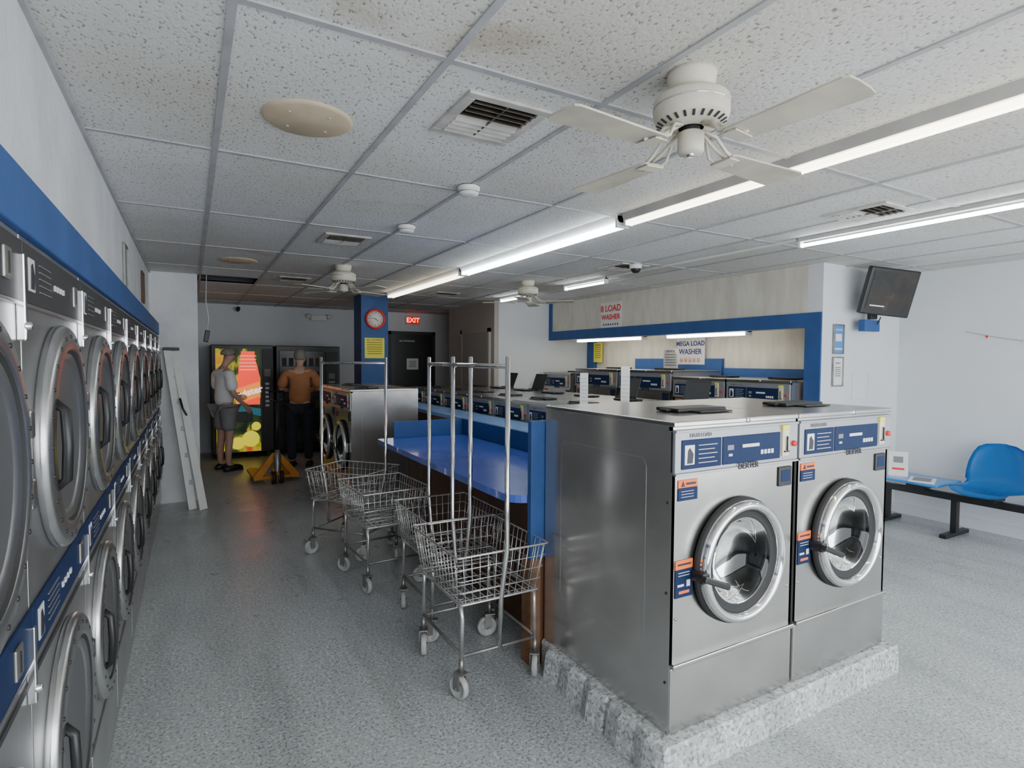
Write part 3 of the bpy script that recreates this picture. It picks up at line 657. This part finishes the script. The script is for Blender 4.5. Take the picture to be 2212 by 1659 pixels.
# ------------------------------------------------------------ beam seating
rt=root('beam_seating','blue plastic shell seats and table on a black steel beam','bench seating',(6.08,0,0))
g=G(); g.box((-.03,1.0,.32),(.03,3.12,.38),black,.004); g.obj('beam',rt)
for y in (1.25,2.47,3.05):
    g=G(); g.box((-.03,y-.025,.03),(.03,y+.025,.33),black,.003); g.box((-.22,y-.03,0),(.22,y+.03,.035),black,.006); g.obj('leg',rt)
def seatmesh(y0):
    prof=[(-.235,.425,.19),(-.225,.45,.215),(-.17,.455,.235),(-.08,.445,.24),(.02,.435,.24),(.10,.44,.235),(.155,.47,.23),(.18,.53,.235),(.195,.60,.235),(.21,.68,.225),(.225,.76,.20),(.235,.82,.165),(.24,.85,.11),(.241,.858,.05)]
    g=G(); tb=bmesh.new(); rows=[]; n=14
    for (px,pz,hw) in prof:
        row=[]
        for j in range(n+1):
            t=-1+2*j/n; lift=.035*abs(t)**3
            back=pz>.5
            x=px-(lift*1.4 if back else 0); z=pz+(0 if back else lift)
            row.append(tb.verts.new((x,y0+t*hw,z)))
        rows.append(row)
    for A,B in zip(rows,rows[1:]):
        for j in range(n): tb.faces.new((A[j],A[j+1],B[j+1],B[j]))
    bmesh.ops.solidify(tb,geom=list(tb.faces),thickness=.007)
    bmesh.ops.recalc_face_normals(tb,faces=tb.faces)
    g.add(tb,chairb,None,True); g.box((-.10,y0-.08,.375),(.10,y0+.08,.432),black,.004); return g
for y in (2.22,1.60): seatmesh(y).obj('seat',rt)
g=G(); g.box((-.24,2.52,.445),(.24,3.02,.47),chairb,.01); g.box((-.08,2.7,.38),(.08,2.85,.445),black); g.obj('table_top',rt,'square blue table top')
rt=root('brochure_stand','clear acrylic stand holding a white flyer','brochure stand',(6.02,2.93,.47),-60)
g=G(); g.box((-.08,0,0),(.08,.004,.24),paper,0,RX(-12)); g.box((-.08,-.04,0),(.08,.06,.006),whitep); g.obj('stand',rt); 
g=G(); g.box((-.04,-.002,.13),(.04,0,.19),greyink,0,RX(-12)); g.box((-.05,-.002,.06),(.05,0,.08),txtr,0,RX(-12)); g.obj('printed_graphics',rt)
g=G(); g.box((-.13,-.10,0),(.13,.10,.012),paper,.002,RZ(20)); g.box((-.10,-.07,.012),(.10,.07,.014),greyink,0,RZ(20)); o=g.obj('magazine'); o.location=(5.98,2.70,.47); top(o,'magazine lying on the blue table top','magazine')
for (x,y,z0,hh) in ((2.77,3.20,1.2005,.34),(2.77,3.70,1.2005,.28)):
    rt=root('sign_holder','narrow white upright card holder on a washer top','sign holder',(x,y,z0),-25,'card holders on island washers')
    g=G(); g.box((-.033,0,0),(.033,.005,hh),paper); g.box((-.035,-.025,0),(.035,.03,.005),whitep); g.obj('stand',rt)
    g=G()
    for i in range(int(hh/.035)-1): g.box((-.025,-.001,.05+.03*i),(.02+.008*(i%2),0,.058+.03*i),lgrey)
    g.obj('printed_graphics',rt)
# ------------------------------------------------------------ vending machines
rt=root('vending_machine','black drinks vending machine with glowing bottle graphic','vending machine',(.28,9.95,0))
W=.90
g=G(); g.box((0,0,.08),(W,.82,1.80),black,.01)
for x in (.05,W-.11): g.box((x,.05,0),(x+.06,.75,.08),black)
g.obj('cabinet',rt)
va=rampemit('vending_artwork',[(.38,(.005,.012,.005)),(.48,(.03,.06,.01)),(.54,(.40,.36,.02)),(.60,(.70,.42,.03)),(.70,(.6,.08,.02))],3.0,.7,(1,1,.8))
g=G(); g.box((.06,-.012,.10),(.70,0,1.74),va,.0); fp=g.obj('front_panel',rt)
rb=P('red_bottle_glow',(.9,.03,.02),.4,emit=(1,.05,.02),es=1.2); yb_=P('yellow_glow',(.9,.8,.02),.4,emit=(.95,.85,.03),es=.7); bb=P('teal_glow',(.03,.2,.25),.4,emit=(.02,.16,.22),es=.5); wg=P('white_glow',(1,1,1),.4,emit=(1,1,1),es=1.1)
og=P('orange_glow',(.9,.3,.02),.4,emit=(1,.30,.04),es=1.0); lrg=P('light_red_glow',(1,.3,.2),.4,emit=(1,.30,.2),es=1.2)
g=G(); g.prism([(.42,1.70),(.62,1.70),(.62,1.58),(.66,1.46),(.69,1.28),(.69,.85),(.36,.85),(.38,1.28),(.38,1.44),(.42,1.56)],-.018,-.012,rb)
for i in range(5): g.box((.40,-.021,1.40+.055*i),(.64,-.018,1.415+.055*i),lrg)
g.obj('bottle_artwork',fp,'glowing red bottle picture')
g=G(); g.prism([(.34,1.10),(.69,1.22),(.69,.98),(.34,.86)],-.0205,-.019,og); g.obj('label_artwork',fp,'glowing bottle label')
g=G(); g.prism([(.34,.76),(.70,.66),(.70,.78),(.36,.85)],-.019,-.013,bb); g.obj('wave_artwork',fp)
for (cx,cz,r) in ((.55,.30,.13),(.36,.24,.10),(.20,.20,.08),(.63,.50,.07)):
    g=G(); g.lathe([(r,0),(r*.8,.008),(0,.012)],yb_,T(cx,-.013,cz)@RX(90),20)
    g.obj('fruit_artwork',fp,'glowing yellow fruit picture')
text('Twister',.15,wg,rt,T(.50,-.024,1.04)@RY(-16)@RX(90),bold=.004)
g=G(); g.box((.12,-.03,.58),(.58,-.012,.74),black,.004); g.obj('delivery_slot',rt)
g=G(); g.box((.73,-.015,.12),(.88,0,1.74),dark,.004); g.box((.76,-.02,1.30),(.85,-.014,1.42),greyink); 
for i in range(6): g.box((.77,-.024,1.16-.07*i),(.83,-.014,1.20-.07*i),silverp,.002)
g.obj('selection_panel',rt)
rt=root('vending_machine','dark glass-front snack vending machine with black cabinet','vending machine',(1.22,9.95,0))
W=1.02
g=G(); g.box((0,.02,.08),(W,.82,1.80),black,.01)
for x in (.05,W-.11): g.box((x,.05,0),(x+.06,.75,.08),black)
g.obj('cabinet',rt)
g=G(); g.box((.05,.0,.45),(.74,.02,1.72),P('dark_glass_front',(.012,.012,.014),.3),.004); g.obj('glass_front',rt)
wr=[P('wrapper_%d'%i,c,.6) for i,c in enumerate(((.04,.012,.008),(.04,.035,.008),(.014,.014,.014),(.008,.008,.025),(.03,.008,.008),(.02,.010,.008)))]
for r_ in range(5):
    g=G()
    for c_ in range(6): g.box((.09+.105*c_,-.006,.55+.23*r_),(.16+.105*c_,.001,.68+.23*r_),wr[(r_*2+c_)%6],.003)
    g.box((.07,-.004,.535+.23*r_),(.72,.001,.548+.23*r_),dark)
    g.obj('snack_shelf',rt)
g=G(); g.box((.78,-.01,.4),(.98,.02,1.7),dark,.004); g.box((.83,-.015,1.25),(.93,-.009,1.34),greyink)
for i in range(4):
    for j in range(3): g.box((.83+.036*j,-.016,1.18-.045*i),(.855+.036*j,-.009,1.21-.045*i),silverp,.001)
g.obj('selection_panel',rt)
g=G(); g.box((.12,-.006,.20),(.70,.02,.38),dark,.004); g.obj('delivery_slot',rt)
# ------------------------------------------------------------ leaning stepladder
rt=root('stepladder','folded white stepladder leaning against the wall corner','ladder')
def slat(g,A,B,w,t,mat,yaw=(1,.2,0)):
    A=Vector(A);B=Vector(B); d=(B-A); L=d.length; d.normalize()
    sd=Vector(yaw); sd=(sd-d*sd.dot(d)).normalized(); nr=d.cross(sd)
    M=Matrix((( *sd,0),(*nr,0),(*d,0),(0,0,0,1))).transposed(); M.translation=A
    g.box((-w/2,-t/2,0),(w/2,t/2,L),mat,.003,M)
for (A,B,w) in (((.0,6.76,.0),(-.215,7.125,1.68),.075),((.10,6.70,.0),(-.15,7.135,1.66),.075)):
    g=G(); slat(g,A,B,w,.028,whitep); g.obj('rail',rt)
for k in range(1,6):
    f=k/6; a=Vector((.0,6.76,.0)).lerp(Vector((-.215,7.125,1.68)),f); b=Vector((.10,6.70,0)).lerp(Vector((-.15,7.135,1.66)),f)
    g=G(); slat(g,a,b,.05,.02,lgrey,(0,.3,1)); g.obj('step',rt)
g=G(); g.box((-.25,7.09,1.665),(-.10,7.165,1.695),black,.006); g.obj('top_cap',rt,'black plastic top cap')
g=G(); g.tube([(-.10,6.93,1.16),(-.075,6.92,1.05),(-.04,6.88,.98)],.010,black,8); g.obj('spreader_hinge',rt)
# ------------------------------------------------------------ pallet jack
rt=root('pallet_jack','orange-yellow hand pallet jack with upright black handle','pallet jack',(.94,7.78,0),3)
for sx in(-1,1):
    g=G(); g.prism([(sx*.27,.0),(sx*.11,.0),(sx*.12,.66),(sx*.16,.72),(sx*.22,.72),(sx*.26,.66)],.055,.085,jack,'z')
    g.obj('fork',rt)
g=G()
for sx in (-1,1): g.prism([(sx*.27,.05),(sx*.20,.05),(sx*.02,.31),(sx*.02,.37),(sx*.06,.36),(sx*.27,.10)],-.04,.03,jack)
g.box((-.26,-.02,.05),(.26,.04,.09),jack,.004); g.box((-.06,-.10,.10),(.06,-.03,.20),jack,.01); g.box((-.05,-.05,.31),(.05,.03,.38),jack,.01)
g.lathe([(.045,0),(.045,.20),(.03,.22),(.03,.27),(0,.27)],iron,T(0,-.09,.16),20); g.obj('pump_body',rt)
g=G(); g.tube([(0,-.10,.40),(0,-.08,1.06)],.018,black,10); g.tube([(0,-.08,1.03),(-.08,-.08,1.08),(-.09,-.08,1.17),(.09,-.08,1.17),(.08,-.08,1.08),(0,-.08,1.03)],.014,black,8); g.obj('handle',rt)
for sx in (-1,1):
    g=G(); g.lathe([(.02,-.025),(.075,-.025),(.08,-.02),(.08,.02),(.075,.025),(.02,.025)],rubber,T(sx*.045,-.09,.08)@RY(90),28); g.lathe([(0,.027),(.045,.026),(.045,-.026),(0,-.027)],jack,T(sx*.045,-.09,.08)@RY(90),20); g.obj('wheel',rt)
    g=G(); g.lathe([(0,-.03),(.038,-.03),(.038,.03),(0,.03)],rubber,T(sx*.19,.62,.038)@RY(90),16); g.obj('load_roller',rt)
# ------------------------------------------------------------ people
def skinmesh(name,V,E,mat,parent,sub=2):
    bm=bmesh.new(); L=bm.verts.layers.skin.verify(); vs=[]
    for i,(co,rx,ry) in enumerate(V):
        v=bm.verts.new(co); v[L].radius=(rx,ry); v[L].use_root=(i==0); vs.append(v)
    for a,b in E: bm.edges.new((vs[a],vs[b]))
    me=bpy.data.meshes.new('t'); bm.to_mesh(me); bm.free()
    ob=bpy.data.objects.new('t',me); COL.objects.link(ob)
    m=ob.modifiers.new('s','SKIN'); m.use_smooth_shade=True; m.branch_smoothing=.6
    s=ob.modifiers.new('u','SUBSURF'); s.levels=sub; s.render_levels=sub
    dg=bpy.context.evaluated_depsgraph_get(); dg.update()
    m2=bpy.data.meshes.new_from_object(ob.evaluated_get(dg)); m2.name=name; bpy.data.objects.remove(ob)
    m2.materials.clear(); m2.materials.append(mat)
    for p in m2.polygons: p.use_smooth=True
    o=bpy.data.objects.new(name,m2); COL.objects.link(o); o.parent=parent; return o
def person(loc,heading,label,arms,headtilt,shirt,pants,longp,skinc=skin,hl=.5):
    rt=root('person',label,'person',loc,heading-90)
    hx,hy=headtilt
    V=[((0,0,.95),.15,.11),((0,.005,1.10),.135,.10),((0,.0,1.28),.16,.11),((0,-.01,1.40),.12,.085),((0,.005,1.475),.055,.055),
       ((hx*.5,.02+hy*.5,1.53),.058,.062),((hx,.03+hy,1.60),.075,.092),((hx,.025+hy*1.1,1.665),.066,.08)]
    E=[(0,1),(1,2),(2,3),(3,4),(4,5),(5,6),(6,7)]
    def add(co,r,par,r2=None):
        V.append((co,r,r2 or r)); E.append((par,len(V)-1)); return len(V)-1
    add((hx,.135+hy,1.585),.014,6)
    for sx in (-1,1): add((hx+sx*.088,.03+hy,1.59),.013,6,.02)
    for sx,(el,wr) in zip((-1,1),arms):
        s_=add((sx*.175,-.01,1.385),.058,3); e=add(el,.043,s_); w_=add(wr,.028,e)
        d=(Vector(wr)-Vector(el)).normalized(); lat=d.cross(Vector((1,0,0))).normalized()
        pm=Vector(wr)+d*.07; p=add(tuple(pm),.032,w_,.022)
        for k,(off,L) in enumerate(((-.03,.075),(-.01,.088),(.011,.082),(.03,.062))):
            a=pm+lat*off+d*.035; b=a+d*L*.5+Vector((-sx*.006,0,0)); c=b+d*L*.42+Vector((-sx*.02,0,-.004))
            i1=add(tuple(a),.0095,p); i2=add(tuple(b),.009,i1); add(tuple(c),.0075,i2)
        th=Vector(wr)+d*.03+lat*-.035+Vector((-sx*.01,0,0)); i1=add(tuple(th),.012,w_); add(tuple(th+d*.045+lat*-.015),.0095,i1)
    for sx in (-1,1):
        h_=add((sx*.095,0,.88),.092,0); k_=add((sx*.11,.02,.50),.056,h_); c_=add((sx*.113,-.005,.34),.055,k_); a_=add((sx*.115,-.01,.09),.036,c_); add((sx*.12,.10,.045),.035,a_)
    skinmesh('body',V,E,skinc,rt)
    S=[((0,0,.88),.178,.138),((0,.005,1.10),.164,.130),((0,0,1.28),.182,.132),((0,-.01,1.405),.135,.10),((0,0,1.45),.07,.068)]
    SE=[(0,1),(1,2),(2,3),(3,4)]
    for sx,(el,wr) in zip((-1,1),arms):
        S.append(((sx*.185,-.01,1.38),.080,.080)); SE.append((3,len(S)-1)); i=len(S)-1
        q=Vector((sx*.185,-.01,1.38)).lerp(Vector(el),.98); S.append((tuple(q),.078,.078)); SE.append((i,len(S)-1))
    skinmesh('shirt',S,SE,shirt,rt)
    Q=[((0,0,.94),.155,.118)]; QE=[]
    for sx in (-1,1):
        Q.append(((sx*.095,0,.86),.11,.11)); QE.append((0,len(Q)-1)); i=len(Q)-1
        if longp:
            for co,r in (((sx*.11,.02,.50),.078),((sx*.115,-.005,.28),.072),((sx*.117,-.005,.09),.064)):
                Q.append((co,r,r)); QE.append((i,len(Q)-1)); i=len(Q)-1
        else:
            Q.append(((sx*.112,.015,.54),.100,.100)); QE.append((i,len(Q)-1))
    skinmesh('jeans' if longp else 'shorts',Q,QE,pants,rt)
    for sx in (-1,1):
        g=G(); tb=bmesh.new(); bmesh.ops.create_uvsphere(tb,u_segments=16,v_segments=10,radius=1)
        for v in tb.verts:
            v.co.x*=.05*(1-.15*v.co.y); v.co.y*=.145; v.co.z=max(v.co.z,-.45)*.065*(1-.35*v.co.y)
        g.add(tb,black,T(sx*.12,.055,.03),True); g.box((sx*.12-.047,-.075,0),(sx*.12+.047,.185,.018),rubber,.008)
        g.obj('shoe',rt)
    g=G(); tb=bmesh.new(); bmesh.ops.create_uvsphere(tb,u_segments=20,v_segments=14,radius=1)
    for v in tb.verts:
        y=v.co.y; v.co.x*=.088; v.co.y*=.108; v.co.z*=.10
        if y>.1: v.co.z=max(v.co.z,.03)
        v.co.z=max(v.co.z,-.07 if hl>.4 else -.01)
    g.add(tb,hairg,T(hx,.018+hy,1.635)@RX(-hy*200),True); g.obj('hair',rt)
    return rt
person((.41,8.97,0),24,'person in white t-shirt and grey shorts looking down at machine',
   (((-.25,.02,1.12),(-.20,.24,1.05)),((.26,-.01,1.11),(.22,.17,.93))),(0,.05),tee,shorts,False,hl=.3)
person((1.40,8.80,0),72,'person in tan t-shirt and dark jeans seen from behind',
   (((-.27,.03,1.14),(-.17,.27,1.10)),((.27,.03,1.14),(.17,.27,1.12))),(0,.02),tan,jeans,True)
# ------------------------------------------------------------ lights
def area(name,loc,rot,sx,sy,e,col):
    l=bpy.data.lights.new(name,'AREA'); l.shape='RECTANGLE'; l.size=sx; l.size_y=sy; l.energy=e; l.color=col
    o=bpy.data.objects.new(name,l); COL.objects.link(o); o.location=loc; o.rotation_euler=[R(a) for a in rot]; return o
area('window_daylight',(3.0,-1.42,1.35),(90,0,0),6.4,1.95,225,(.93,.97,1))
w=bpy.data.worlds.new('World'); SC.world=w; w.use_nodes=True
w.node_tree.nodes['Background'].inputs[0].default_value=(.85,.92,1,1); w.node_tree.nodes['Background'].inputs[1].default_value=1.2
# ------------------------------------------------------------ camera
cd=bpy.data.cameras.new('Camera'); cam=bpy.data.objects.new('Camera',cd); COL.objects.link(cam); SC.camera=cam
cd.sensor_width=36; cd.lens=1225/2212*36; cd.clip_start=.02
cam.matrix_world=T(0,0,1.576)@RZ(-29.57)@RX(90-2.35)@RZ(.34)
